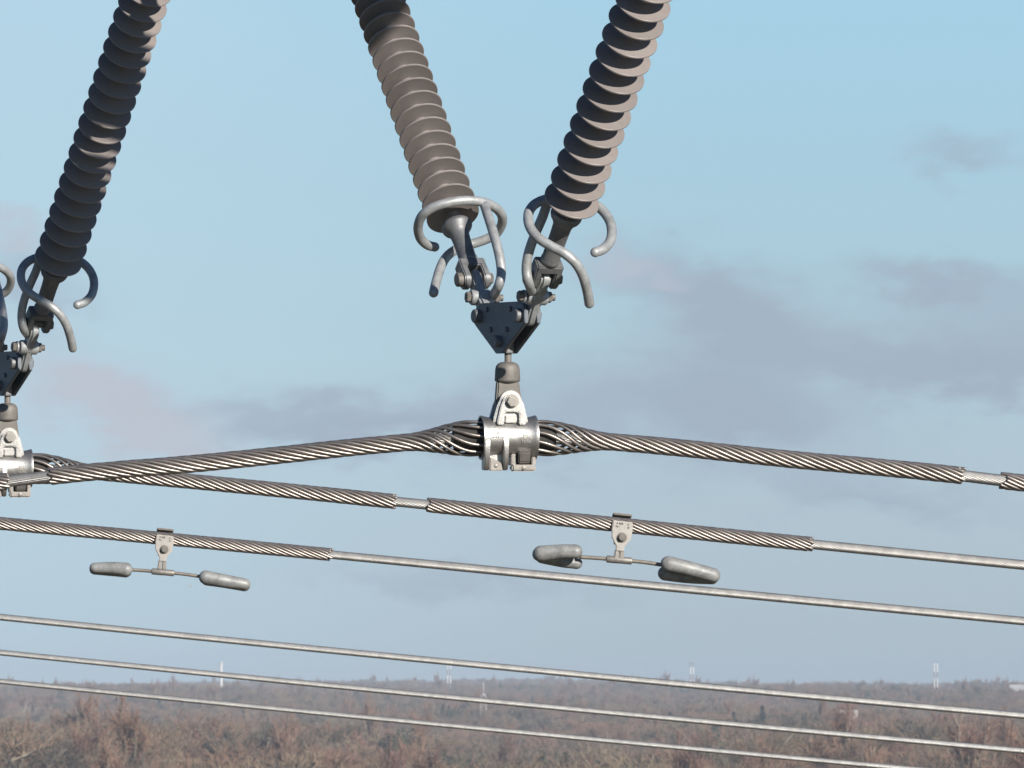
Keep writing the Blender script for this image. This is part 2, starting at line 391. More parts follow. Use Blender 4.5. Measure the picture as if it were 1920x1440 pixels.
# ------------------------------------------------------------------ links between strings and yoke
def link_plate(fs, label, S0, ax, hole, Yh, strut_side):
    pin = np.asarray(S0) - ax * U * 187 * fs; end = W(*hole, Yh)
    d = nrm(pin - end); Ld = np.linalg.norm(pin - end) / U
    p = nrm(t_h - d * (t_h @ d)); q = np.cross(d, p)
    root = empty('eye_link', end); tag(root, label, 'link', 'eye links between insulators and yoke plates')
    poly = arc(0, 0, 20, 180, 360, 14) + [(18, 12), (15, Ld * .35)] + [(15, Ld * .6), (17, Ld - 8)] + arc(0, Ld, 17.5, 0, 180, 12) + [(-15, Ld * .6), (-15, Ld * .35), (-18, 12)]
    mesh_obj('eye_plate', [prism(end, q, d, p, poly, -9.4, 9.4, 4.5, 3)], M['galv'], root, auto=40)
    c = end + d * U * Ld * 0.50
    a, b_ = (-20, 28) if strut_side > 0 else (-28, 20)
    mesh_obj('boss', [lathe(c, p, [(13.5, -20), (15.5, -17), (15.5, 17), (13.5, 20)], 24)], M['galv'], root, loc=c, auto=40)
    bo = mesh_obj('bolt', [lathe(c, p, [(6.5, a - 8), (6.5, b_ + 16)], 16), hexhead(c, p, 11, a - 9, a), hexhead(c, p, 11, b_, b_ + 9)], M['forged'], root, loc=c, auto=35)
    mesh_obj('washer', [lathe(c, p, [(12, a), (12.5, a + 1), (12.5, a + 3), (12, a + 4)], 24)], M['galv'], bo, loc=c, auto=35)
    return root
LKL = link_plate(FSL, 'bright eye link under the sunlit left-leaning string, left corner of the middle yoke plate', W(849, 403, YL0), axL, (911.5, 592), 82, 1)
LKR = link_plate(FSR, 'shaded eye link under the string with crescent shadows, right corner of the middle yoke plate', W(1072, 375, YR0), axR, (993, 591), -84, -1)
k1 = copy_tree(LKL, None, T2); k1['label'] = 'eye link on the cut-off left corner of the yoke plate at the left edge'
k2 = copy_tree(LKR, None, T2); k2['label'] = 'eye link under the shaded far left insulator string, right corner of its yoke plate'

# ------------------------------------------------------------------ yoke plate
def yoke():
    psi = R(25); t = nrm(V(math.cos(psi), math.sin(psi), 0)); e = nrm(V(math.sin(psi), -math.cos(psi), 0)); k = math.sin(psi)
    c = W(950, 620); root = empty('yoke_plate', W(950, 664))
    tag(root, 'dark double triangular yoke plate joining both strings above the middle clamp', 'yoke plate', 'triangular yoke plates')
    pol = [(-44, 44), (-37, 52), (37, 54), (46, 48), (50, 38), (50, 14), (44, 6), (6, -43), (-6, -43), (-44, 8), (-49, 16), (-49, 36)]
    pol = [(x / k * .98, y) for x, y in pol]
    mesh_obj('plate', [prism(c, e, UPV, t, pol, -16.5, -9.5, 1.0)], M['yoke'], root, loc=c, auto=30)
    mesh_obj('plate', [prism(c, e, UPV, t, pol, 9.5, 16.5, 1.0)], M['yoke'], root, loc=c, auto=30)
    for x, y, r in ((-38.5 / k, 28, 13), (38.5 / k, 28, 13), (0, -20, 11.5)):
        o = c + U * (x * e + y * UPV)
        mesh_obj('bolt', [lathe(o, t, [(8, -20), (8, 24)], 18), lathe(o, t, [(r - 1.5, -27), (r, -25.5), (r, -17), (r, -16.6)], 24), hexhead(o, t, r - 1, 17, 25)], M['galv_dark'], root, loc=o, auto=35)
    for x, y in ((-22 / k, 40), (22 / k, 40), (-15 / k, 2), (15 / k, 2)):
        o = c + U * (x * e + y * UPV)
        mesh_obj('rivet', [lathe(o, t, [(4.2, -20), (5.2, -19), (5.2, -16.6), (4, 18)], 16)], M['yoke'], root, loc=o, auto=35)
    mesh_obj('spacer', [block(c, e, UPV, t, (-16, 16), (-42, -10), (-9, 9), 2)], M['galv_dark'], root, loc=c, auto=35)
    return root
YK = yoke()
yk2 = copy_tree(YK, None, T2); yk2['label'] = 'dark triangular yoke plate cut by the left picture edge'

# ------------------------------------------------------------------ suspension clamp
psi_c = R(11)
tcv = nrm(V(math.cos(psi_c), math.sin(psi_c), 0)); ncv = nrm(V(math.sin(psi_c), -math.cos(psi_c), 0))
def text_parts(txt, size, place):
    cu = bpy.data.curves.new('lettering', 'FONT'); cu.body = txt; cu.size = size; cu.extrude = 1.2; cu.offset = 0.12; cu.align_x = 'CENTER'; cu.align_y = 'CENTER'
    cu.resolution_u = 2; cu.space_line = 0.8
    o = bpy.data.objects.new('lettering', cu); link(o)
    me = bpy.data.meshes.new_from_object(o.evaluated_get(bpy.context.evaluated_depsgraph_get()))
    v = np.array([x.co[:] for x in me.vertices]); f = [tuple(p.vertices) for p in me.polygons]
    bpy.data.objects.remove(o); bpy.data.curves.remove(cu); bpy.data.meshes.remove(me)
    return place(v), f
def socket_eye():
    c = W(951.5, 664)
    root = empty('socket_eye', W(951.5, 752)); tag(root, 'grey forged socket eye hanging on a pin below the middle yoke plate', 'socket eye', 'forged socket eyes')
    mesh_obj('ball_pin', [lathe(W(952.5, 640), UPV, [(4, 22), (6.6, 20), (6.6, -40), (9, -42)], 20)], M['forged'], root, loc=W(952.5, 672))
    prof = [(3, -14.5), (9, -14.6), (14, -15.5), (19, -18.5), (22, -23), (23.3, -29), (24.2, -48), (23.8, -50.5), (20.5, -52.5), (16, -54)]
    v, f = lathe(c, UPV, prof, 40)
    d = v - c; dn = d @ ncv; v = v - np.outer(dn * 0.12, ncv)
    mesh_obj('socket_cap', [(v, f)], M['forged'], root, loc=W(950, 697), auto=50)
    pol = [(-20.5, -50), (20.5, -50), (24, -90), (29, -128), (27, -132), (-27, -132), (-25, -90)]
    eye = [(-20.5, -50), (20.5, -50)] + [(25, -84), (28, -110), (20, -126)] + [(-20, -126), (-26, -110), (-23, -84)]
    mesh_obj('eye_tongue', [prism(c, tcv, UPV, ncv, eye, -11, 11, 3, 3)], M['forged'], root, loc=W(951, 752), auto=40)
    return root
SE = socket_eye()
se2 = copy_tree(SE, None, T2); se2['label'] = 'grey forged socket eye cut by the left picture edge'

def clamp():
    c = W(952, 820.5); root = empty('suspension_clamp', c); tag(root, 'bright cast aluminium suspension clamp in the middle holding the nearest conductor', 'suspension clamp', 'aluminium suspension clamps')
    a, u, n = tcv, UPV, ncv
    outer = [(41.5, -52.5), (41.8, -51.6), (40.2, -46), (38.4, -38), (37.2, -26), (36.8, 0), (37.2, 26), (38.4, 38), (40.2, 46), (41.8, 51.6), (41.5, 52.5)]
    inner = [(38.5, 52.2), (36.5, 44), (34.5, 30), (34.5, -30), (36.5, -44), (38.5, -52.2)]
    body = mesh_obj('clamp_body', [lathe(c, a, outer + inner, 72, True)], M['alu'], root, auto=50)
    # two hinge ribs and the pocket between them, left; keeper lug, right
    rib = [(30, 6), (37.4, 4), (40.5, -6), (41.0, -18), (37.5, -44), (31, -58), (28, -61), (4, -61), (4, -32), (24, -26)]
    ribs = [prism(c, n, u, a, rib, x0, x1, 1.4) for x0, x1 in ((-51, -41), (-14.5, -5.5))]
    ribs.append(block(c, n, u, a, (6, 18.5), (-60.0, -30), (-41.2, -14.3), 1))
    ribs.append(block(c, a, u, n, (-44, -12), (-1, 3.5), (30, 38.4), 1.5))
    mesh_obj('hinge_rib', ribs, M['alu'], root, loc=c + U * (-28 * a - 40 * u + 25 * n), auto=35)
    kp = [(-39.8, -62), (-15.6, -62), (-15.6, -50), (-18, -47.5), (-36, -37), (-39.8, -37)]
    kb = mesh_obj('keeper', [prism(c, a, u, n, kp, 18, 29.5, 1.6)], M['alu_grey'], root, loc=c + U * (-28 * a - 50 * u + 30 * n), auto=35)
    mesh_obj('rivet', [lathe(c + U * (-28 * a - 52.5 * u + 29.3 * n), n, [(3.6, -1), (3.6, 1.2), (2.6, 1.8)], 16)], M['alu_grey'], kb, auto=35)
    lug = [block(c, a, u, n, (2, 48), (-63, -50.5), (6, 34), 3), block(c, a, u, n, (2.3, 11.5), (-52, -31), (6, 24), 1.4),
           block(c, a, u, n, (40, 47.6), (-52, -36), (6, 31), 1.4), block(c, a, u, n, (2.6, 47.2), (-52, -28), (-12, 6.5), 1)]
    lg = mesh_obj('hinge_lug', lug, M['alu_grey'], root, loc=c + U * (25 * a - 52 * u + 20 * n), auto=35)
    mesh_obj('hinge_knuckle', [prism(c, n, u, a, [(30, -24), (37.5, -28), (33, -46), (28, -49.8), (6, -49.8), (6, -26)], 14.5, 37, 2.0)], M['alu_shaded'], root, loc=c + U * (26 * a - 38 * u + 25 * n), auto=35)
    mesh_obj('rivet', [lathe(c + U * (24 * a - 56.7 * u + 34 * n), n, [(3.8, -1), (3.8, 1.2), (2.8, 1.8)], 16)], M['alu_grey'], lg, auto=35)
    # the ear: two plates, the front one with a raised A frame
    ear = [(-33, 28), (-31, 38), (-24, 62)] + [(20.5 * math.cos(t) + 1.0, 68 + 20.5 * math.sin(t)) for t in np.linspace(R(170), R(10), 14)] + [(26, 62), (32, 38), (34, 28)]
    er = mesh_obj('ear', [prism(c, a, u, n, ear, 14, 27, 1.8)], M['alu'], root, loc=c + U * (60 * u + 22 * n), auto=35)
    mesh_obj('ear', [prism(c, a, u, n, ear, -27, -14, 1.8)], M['alu'], root, loc=c + U * (60 * u - 22 * n), auto=35)
    o_ = [(-26.5, 24)] + [(-25.5, 34), (-19.5, 60)] + [(17.0 * math.cos(t) + 1.0, 66 + 17.0 * math.sin(t)) for t in np.linspace(R(172), R(8), 14)] + [(21.5, 60), (27.0, 34), (27.5, 24)]
    frame = o_ + [(15.0, 24), (15.5, 44), (13, 48.5), (-11, 48.5), (-13.0, 44), (-14, 24)]
    mesh_obj('ear_frame', [prism(c, a, u, n, frame, 25, 35.5, 1.6)], M['alu'], er, loc=c + U * (60 * u + 30 * n), auto=35)
    mesh_obj('ear_web', [block(c, a, u, n, (-10, 9), (28, 42), (24, 31), 1.0)], M['alu'], er, loc=c + U * (35 * u + 30 * n), auto=35)
    bc = c + U * (1 * a + 68 * u)
    mesh_obj('bolt', [lathe(bc, n, [(8, -40), (8, 40)], 16), hexhead(bc, n, 10.5, 36, 45, 0.3), lathe(bc, n, [(12.5, 35.6), (13, 36), (13, 37), (12.5, 37.4)], 24), hexhead(bc, n, 10.5, -40, -32)], M['alu_grey'], root, loc=bc, auto=35)
    # cast lettering standing proud of the barrel; shadow and glint put into its colours
    def wrap(s0, z0, rad):
        def place(v):
            s = v[:, 0] + s0; ang = (v[:, 1] + z0) / rad; r = rad + v[:, 2] + 0.2
            return c + U * (np.outer(s, a) + np.outer(r * np.cos(ang), n) + np.outer(r * np.sin(ang), u))
        return place
    mesh_obj('lettering', [text_parts('C8/20', 7.2, wrap(-32, 8.5, 37.6)), text_parts('/ 15 12', 7.2, wrap(-33.5, 2.0, 37.6))], M['alu_shaded'], body, smooth=False)
    mesh_obj('lettering', [text_parts('SAE', 7.0, wrap(27, 5, 37.5)), text_parts('HEKOW', 7.0, wrap(27, -1.2, 37.5)), text_parts('YORK', 7.0, wrap(28, -7.4, 37.5))], M['clamp'], body, smooth=False)
    return root
CL = clamp()

# ------------------------------------------------------------------ conductors
psi_w = R(6)
def curve_fn(pts):
    """smooth interpolation through (px, py), straight beyond the ends"""
    P = np.array(pts, float); x, y = P[:, 0], P[:, 1]
    m = np.zeros(len(x)); d = np.diff(y) / np.diff(x)
    m[1:-1] = (d[1:] * np.diff(x)[:-1] + d[:-1] * np.diff(x)[1:]) / (x[2:] - x[:-2]); m[0], m[-1] = d[0], d[-1]
    def f(q):
        q = np.asarray(q, float); i = np.clip(np.searchsorted(x, q) - 1, 0, len(x) - 2); h = x[i + 1] - x[i]; t = (q - x[i]) / h
        r = (2 * t**3 - 3 * t**2 + 1) * y[i] + (t**3 - 2 * t**2 + t) * h * m[i] + (-2 * t**3 + 3 * t**2) * y[i + 1] + (t**3 - t**2) * h * m[i + 1]
        r = np.where(q < x[0], y[0] + m[0] * (q - x[0]), r); return np.where(q > x[-1], y[-1] + m[-1] * (q - x[-1]), r)
    return f
class Line:
    def __init__(s, k, fn, x0): s.k, s.fn, s.x0 = k, fn, x0
    def at(s, px):
        px = np.atleast_1d(np.asarray(px, float)); py = s.fn(px)
        return np.array([W(a, b, (a - s.x0) * s.k * math.tan(psi_w), s.k) for a, b in zip(px, py)])
    def frame(s, px):
        P = s.at(px); T = (s.at(px + 1.0) - s.at(px - 1.0)); T /= np.linalg.norm(T, axis=1)[:, None]
        up = CU[None] - T * (T @ CU)[:, None]; up /= np.linalg.norm(up, axis=1)[:, None]
        return P, T, np.cross(T, up) * 1.0, up      # T x up points to the viewer side
def stranded(line, xa, xb, r, n=22, lay=300.0, step=14.0, amp=0.06):
    px = np.arange(xa, xb, step); P, T, Nf, Nu = line.frame(px); m = len(px); q = 4
    s = np.concatenate([[0], np.cumsum(np.linalg.norm(np.diff(P, axis=0), axis=1))]) / U
    j = np.arange(n * q); th = j * 2 * math.pi / (n * q); ph = (j % q) / q
    rr = r * (1 - amp * 2 + amp * 2 * np.sin(math.pi * np.where(ph == 0, 0.0, ph)) ** 0.7)
    ang = th[None, :] - 2 * math.pi * s[:, None] / lay
    v = P[:, None, :] + U * rr[None, :, None] * (np.cos(ang)[..., None] * Nf[:, None, :] + np.sin(ang)[..., None] * Nu[:, None, :])
    k = n * q
    f = [(i * k + a, i * k + (a + 1) % k, (i + 1) * k + (a + 1) % k, (i + 1) * k + a) for i in range(m - 1) for a in range(k)]
    return v.reshape(-1, 3), f
def grip(root, line, xa, xb, rc=13.6, rr=2.95, n=12, lay=255.0, bulge=None, step=5.0, seed=0):
    g = random.Random(seed)
    px = np.arange(xa, xb + .1, step); P, T, Nf, Nu = line.frame(px)
    s = np.concatenate([[0], np.cumsum(np.linalg.norm(np.diff(P, axis=0), axis=1))]) / U
    rad = np.full(len(px), rc); rate = np.full(len(px), 1.0)
    if bulge:
        x = np.abs(px - bulge[0]) * line.k
        def sm(v, a, b): t = np.clip((v - a) / (b - a), 0, 1); return t * t * (3 - 2 * t)
        rad = rc + 18.3 * (1 - sm(x, 62, 195)) - 2.5 * (1 - sm(x, 25, 85))
        rate = 0.12 + 0.88 * sm(x, 40, 130) + 0.25 * sm(x, 90, 130) * (1 - sm(x, 140, 220))
    ang = np.concatenate([[0], np.cumsum(0.5 * (rate[1:] + rate[:-1]) * np.diff(s))]) * 2 * math.pi / lay
    for i in range(n):
        a = i * 2 * math.pi / n - ang + 0.35
        jit = 1 + 0.012 * g.uniform(-1, 1)
        C = P + U * (rad * jit)[:, None] * (np.cos(a)[:, None] * Nf + np.sin(a)[:, None] * Nu)
        c0 = g.choice((0, 0, 1, 1, 2)); c1 = len(px) - g.choice((0, 0, 1, 1, 2))
        C = C[c0:c1]
        v, f = tube(C, U * rr, 10, 'round')
        mesh_obj('armour_rod', [(v, f)], M['rod'], root)
f1 = curve_fn([(-700, 969), (60, 897), (90, 893.5), (400, 866), (770, 829), (860, 822.5), (952, 820), (1045, 822.5), (1130, 827.5), (1500, 863), (1813, 893), (1845, 897), (2600, 969)])
f2 = curve_fn([(-700, 946), (-150, 889), (-70, 879.8), (14, 876.5), (95, 880), (300, 897.5), (742, 940.5), (1110, 979), (1527, 1021), (1920, 1059.5), (2600, 1124)])
f3 = curve_fn([(-900, 897), (0, 981.3), (308, 1010), (626, 1040.5), (1250, 1101), (1860, 1159), (2700, 1237)])
def par(x0, y0, x1, y1, bow):
    return lambda q: y0 + (np.asarray(q, float) - x0) * (y1 - y0) / (x1 - x0) + bow * 4 * ((np.asarray(q, float) - x0) / (x1 - x0)) * (1 - (np.asarray(q, float) - x0) / (x1 - x0))
LINES = [
 (1.00, f1, 952, 11.2, 'nearest conductor through the middle clamp with thick twisted armour rods', 'strand'),
 (1.16, f2, 14, 11.0, 'second conductor, crossing behind the nearest one at left, carrying the larger damper', 'strand'),
 (1.33, f3, -800, 11.0, 'third conductor whose thick armour rods end right of the left damper', 'strand'),
 (1.69, par(0, 1157, 1920, 1342, 3.2), -800, 10.9, 'thin bare conductor in the sky just above the treeline, upper of the lowest three', 'strand_new'),
 (1.89, par(0, 1223.5, 1920, 1408, 3.0), -800, 10.6, 'thin bare conductor in the middle of the lowest three', 'strand_new'),
 (2.10, par(0, 1277.5, 1920, 1461, 2.4), -800, 10.6, 'lowest thin bare conductor crossing in front of the woods', 'strand_new')]
lines = []
for i, (k, fn, x0, r, lab, mt) in enumerate(LINES):
    L = Line(k, fn, x0); lines.append(L)
    root = empty('conductor', L.at(960)[0]); tag(root, lab, 'conductor', 'stranded line conductors')
    mesh_obj('cable', [stranded(L, -640, 2560, r, 20 if i < 3 else 18, 270, 14.0 / k)], M[mt], root, smooth=True)
    if i == 0:
        grip(root, L, 92, 1811, bulge=(952,), seed=1, n=11, rr=3.1); grip(root, L, -420, 17, seed=2); grip(root, L, 1877, 2240, seed=3)
    elif i == 1:
        grip(root, L, -240, 741, bulge=(14,), step=4.5, seed=4, n=11, rr=3.1); grip(root, L, 802, 1526, step=4.5, seed=5)
    elif i == 2:
        grip(root, L, -260, 625, step=4.5, seed=6)

qx = np.linspace(850, 1041, 24); qp = lines[0].at(qx)
mesh_obj('rubber_insert', [tube(qp, np.where((qx < 853) | (qx > 1038), 22.0, 24.5) * U, 32)], M['rubber'], CL, auto=40)
cl2 = copy_tree(CL, None, T2); cl2['label'] = 'aluminium suspension clamp half cut off by the left picture edge'

# ------------------------------------------------------------------ vibration dampers
def damper(line, xc, lab, place, weights, roll):
    """place(dx, dy, Y) -> world point; dx, dy in photo pixels measured at the near damper's size"""
    k = line.k
    P, T, Nf, Nu = line.frame(np.array([float(xc)])); c, a, n, u = P[0], T[0], Nf[0], Nu[0]
    root = empty('vibration_damper', c); tag(root, lab, 'vibration damper', 'dumbbell vibration dampers')
    # clamp body: front face, top hook lip behind
    rr = 17.0
    pol = [(-22, 9), (22, 9), (23, -12), (21.5, -28), (9, -47), (9.5, -57), (-9.5, -57), (-9, -47), (-21.5, -28), (-22.5, -12)]
    plates = [prism(c, a, u, n, pol, 16.5, 23, 1.6)]
    hook = [prism(c, n, u, a, [(-2, 20.5), (-12, 20), (-18, 13), (-20, 0), (-16, -14), (-25, -12), (-25, 8), (-18, 21), (-9, 26), (-1, 26), (0, 23)], -20, 22, 1.5)]
    plates.append(prism(c, n, u, a, [(-16, -14), (-6, -24), (12, -24), (17, -12), (17, -44), (0, -44), (-16, -30), (-25, -12)], -13, 13, 1.5))
    plates.append(prism(c, a, u, n, [(x_ * .96, y_) for x_, y_ in pol], 10, 17, 1.6))
    cb = mesh_obj('clamp', plates, M['clamp'], root, loc=c + U * (-20 * u + 10 * n), auto=35)
    mesh_obj('hook', hook, M['forged'], root, loc=c + U * (20 * u - 15 * n), auto=35)  # darker material stands in for shade on the turned-away lip
    bc = c + U * (1 * a - 26.5 * u)
    mesh_obj('bolt', [hexhead(bc, n, 8.2, 23, 32, 0.2), lathe(bc, n, [(6, -26), (6, 30)], 14), lathe(bc, n, [(10.5, 22.5), (11, 23), (11, 24.5), (10.3, 25)], 20)], M['forged'], cb, loc=bc, auto=35)
    def flat(s0, z0):
        return lambda v: c + U * (np.outer(v[:, 0] + s0, a) + np.outer(v[:, 1] + z0, u) + np.outer(23.0 + v[:, 2], n))
    mesh_obj('lettering', [text_parts('S. R25', 5.6, flat(-6, 3.6)), text_parts('L', 5.6, flat(13, 2.8)), text_parts('Pu-', 5.0, flat(-11, -3.4)), text_parts('15', 5.0, flat(13, -4.0))], M['forged'], cb, smooth=False)
    # stem and barrel
    mc = [place(dx, dy, 0) for dx, dy in ((-75, -5.5), (-40, -3.5), (0, 0), (45, 4.0), (82, 9.5))]
    cen = place(0, 0, 0); ma = nrm(mc[3] - mc[1])
    pol2 = [(-9, -50), (9.5, -50), (11, -70), (-11, -70)]
    mesh_obj('stem', [prism(c, a, u, n, [(-10, -54), (-1, -54), (-1, -78), (-11.5, -78)], 8, 21, 2), prism(c, a, u, n, [(0.2, -54), (10, -54), (11.5, -78), (0.2, -78)], 8, 20.4, 2)], M['alu_grey'], cb, auto=35)
    mesh_obj('barrel', [tube([cen + ma * U * x for x in (-28, -26.5, -3, 3, 26.5, 28)], np.array([7.2, 8.0, 8.0, 7.6, 7.8, 7.2]) * U, 20)], M['alu_grey'], cb, auto=35)
    mp = spline(np.array(mc), U * 6)
    mesh_obj('messenger_wire', [tube(mp, U * 4.4, 12)], M['wire'], root)
    for pts in weights:
        parts = []
        for seg in pts:
            q = [place(x, y, Y) for x, y, Y, r in seg]
            ctl = spline(np.array(q), U * 5); rad = np.interp(np.linspace(0, 1, len(ctl)), np.linspace(0, 1, len(seg)), [s_[3] * U for s_ in seg])
            parts.append(tube(ctl, rad, 24, 'round'))
        mesh_obj('weight', parts, M['weight'], root)
    return root
# near damper, weights rolled so that both prongs of each weight show
L2 = lines[1]
Pd = L2.at(1165)[0]; kd = L2.k
Yd = (1165 - L2.x0) * L2.k * math.tan(psi_w)
NB = -14.0
def place2(dx, dy, Y): return W(1161 + dx, 1050 + dy, Yd + NB + Y, kd)
wl = [[(-147, -12, -16, 17.5), (-110, -15.5, -20, 16), (-82, -16, -22, 15.5)], [(-144, -7.5, 0, 16.5), (-110, 1.5, 16, 14), (-80, 6.0, 22, 13)], [(-150, -11, -10, 15.5), (-146, -9, 0, 16)]]
wr = [[(92, 7.0, -22, 17.0), (130, 16, -18, 16), (176, 28.5, -6, 16)], [(86, 25, 20, 16), (130, 31, 18, 15), (174, 33, 4, 15)]]
damper(L2, 1165, 'larger vibration damper with open forked weights under the second conductor', place2, [wl, wr], 0)
L3 = lines[2]; Yd3 = (308 - L3.x0) * L3.k * math.tan(psi_w)
def place3(dx, dy, Y): return W(305.5 + dx * .872, 1073 + dy * .872, Yd3 + NB + Y, L3.k)
wl3 = [[(-147, -9.5, -10, 13.0), (-110, -9.0, -10, 15.5), (-80, -6, -10, 17.5)], [(-147, -6, 14, 13), (-110, -4, 18, 14.5), (-80, -1.5, 20, 15)]]
wr3 = [[(92, 11, -12, 17.5), (130, 18, -10, 16.5), (176, 25.5, 0, 14.5)], [(95, 15, 20, 16), (130, 21, 18, 14.5), (176, 30, 6, 13)]]
damper(L3, 308, 'smaller vibration damper with closed club weights under the third conductor, left', place3, [wl3, wr3], 0)

# ------------------------------------------------------------------ unseen steel beams above the picture, added to cast shade on the strings
def shade_steel():
    Pm = np.asarray(NL.location)
    root = empty('shade_beams', W(1500, -900)); tag(root, 'unseen grey steel beams added to shade the insulator strings', 'shade_steel')
    S = SUN
    def beam(p1, p2, width, dist, thick=60):
        """steel angle whose shadow falls along p1-p2"""
        a = p1 + S * dist; b = p2 + S * dist; d = nrm(b - a); h = nrm(np.cross(S, d)); nn = np.cross(d, h)
        Ln = np.linalg.norm(b - a) / U
        return prism(a, d, h, nn, [(0, -width / 2), (Ln, -width / 2), (Ln, width / 2), (0, width / 2)], -6, 6, 1), prism(a, d, nn, h, [(0, 6.5), (Ln, 6.5), (Ln, thick), (0, thick)], width / 2 - 12, width / 2, 1)
    def Q(px, py, Y): return W(px, py, Y, 1.16)
    def yaxis(py): return YR0 - (494 - py) * 1.16 / .715 * .66
    sets = []
    sets.append(('shade_chord', beam(Q(-60, 476, yaxis(470)), Q(330, 496, yaxis(478)), 138, 3.8)))
    sets.append(('shade_chord', beam(Q(-40, 138, yaxis(150)), Q(420, 205, yaxis(170)), 84, 3.8)))
    sets.append(('shade_brace', beam(Q(120, 20, yaxis(60)), Q(330, -160, yaxis(0)), 40, 4.6)))
    # over the upper end of the sunlit string
    sets.append(('shade_brace', beam(W(560, 118, 430), W(830, -200, 560), 190, 3.8)))
    for nm, parts in sets: mesh_obj(nm, list(parts), M['steel_paint'], root, auto=30)
shade_steel()

# ------------------------------------------------------------------ land
def bumpf(x, c, s): return np.exp(-((x - c) / s) ** 2)
def ground(x, y):
    x = np.asarray(x, float); y = np.asarray(y, float); ang = x / np.maximum(y, 50.0)
    z = 0.0 * y
    z = z + 5.5 * bumpf(ang, -0.055, 0.028) * bumpf(y, 1750, 500) + 5.0 * bumpf(ang, 0.055, 0.035) * bumpf(y, 1800, 600)
    z = z - 6.5 * (1 - np.clip((y - 1500) / 1700, 0, 1)) - 3.0 * bumpf(ang, 0.0, 0.02) * bumpf(y, 2200, 900)
    z = z + 9.0 * bumpf(ang, -0.0185, 0.013) * bumpf(y, 2090, 170) + 7.0 * bumpf(ang, 0.047, 0.008) * bumpf(y, 2900, 160)
    t = np.clip((y - 2600) / 3600, 0, 1); z = z + 15.5 * t * t * (3 - 2 * t)
    z = z + 2.6 * np.sin(x * .013 + y * .0021) * np.clip(y / 3000, 0, 1) + 1.2 * np.sin(x * .031 - y * .0047 + 1) * np.clip(y / 3000, 0, 1)
    t2 = np.clip((y - 7000) / 2500, 0, 1); z = z + 9 * t2 * (0.6 + 0.4 * np.sin(x * .006 + 2))
    return z
gx = np.linspace(-2600, 2600, 90); gy = np.concatenate([np.linspace(-200, 1200, 12), np.linspace(1300, 4000, 50), np.linspace(4100, 12000, 50)])
X, Yg = np.meshgrid(gx, gy); Z = ground(X, Yg)
gv = np.stack([X, Yg, Z], -1).reshape(-1, 3); nx = len(gx)
gf = [(i * nx + j, i * nx + j + 1, (i + 1) * nx + j + 1, (i + 1) * nx + j) for i in range(len(gy) - 1) for j in range(nx - 1)]
m, n, b = material('winter_ground'); M['ground'] = m
tc = n.new('ShaderNodeTexCoord').outputs['Object']
n.put(b, 'Base Color', n.mix(n.noise(tc, 0.02, 5, .6), (0.085, 0.075, 0.05), (0.15, 0.125, 0.085))); b.inputs['Roughness'].default_value = 0.95
tag(mesh_obj('ground', [(gv, gf)], M['ground'], None, loc=(0, 0, 0)), kind='structure')

# ------------------------------------------------------------------ bare winter trees
def twig_mat(name, cols, bark=False):
    m, n, b = material(name)
    oi = n.new('ShaderNodeObjectInfo')
    patch = n.noise(oi.outputs['Location'], 0.011, 3, .6)
    rnd = oi.outputs['Random']
    f = n.math('ADD', n.math('MULTIPLY', n.smooth(patch, 0.36, 0.64), 0.75), n.math('MULTIPLY', rnd, 0.25))
    c = n.ramp(f, [(i / (len(cols) - 1), c_) for i, c_ in enumerate(cols)])
    n.put(b, 'Base Color', c); b.inputs['Roughness'].default_value = 0.85; b.inputs['Specular IOR Level'].default_value = 0.2
    return m
M['twig'] = twig_mat('bare_twigs', [(0.13, 0.10, 0.085), (0.25, 0.18, 0.13), (0.36, 0.225, 0.16), (0.20, 0.17, 0.12), (0.13, 0.115, 0.10), (0.37, 0.285, 0.19), (0.26, 0.19, 0.135)])
M['twig_red'] = twig_mat('reddish_twigs', [(0.32, 0.18, 0.135), (0.35, 0.22, 0.155), (0.28, 0.16, 0.14)])
M['bark'] = twig_mat('grey_bark', [(0.26, 0.23, 0.19), (0.42, 0.37, 0.29), (0.30, 0.265, 0.22)])
M['needle'] = twig_mat('evergreen_foliage', [(0.07, 0.08, 0.06), (0.09, 0.10, 0.065), (0.08, 0.085, 0.075)])
def tri_bar(p, q, r0, r1, out):
    d = nrm(q - p); a = nrm(np.cross(d, (0.31, 0.77, 0.2))); b_ = np.cross(d, a); v = []
    for pt, r in ((p, r0), (q, r1)):
        for t in range(3):
            an = t * 2.0944; v.append(pt + r * (math.cos(an) * a + math.sin(an) * b_))
    out.append((np.array(v), [(0, 1, 4, 3), (1, 2, 5, 4), (2, 0, 3, 5)]))
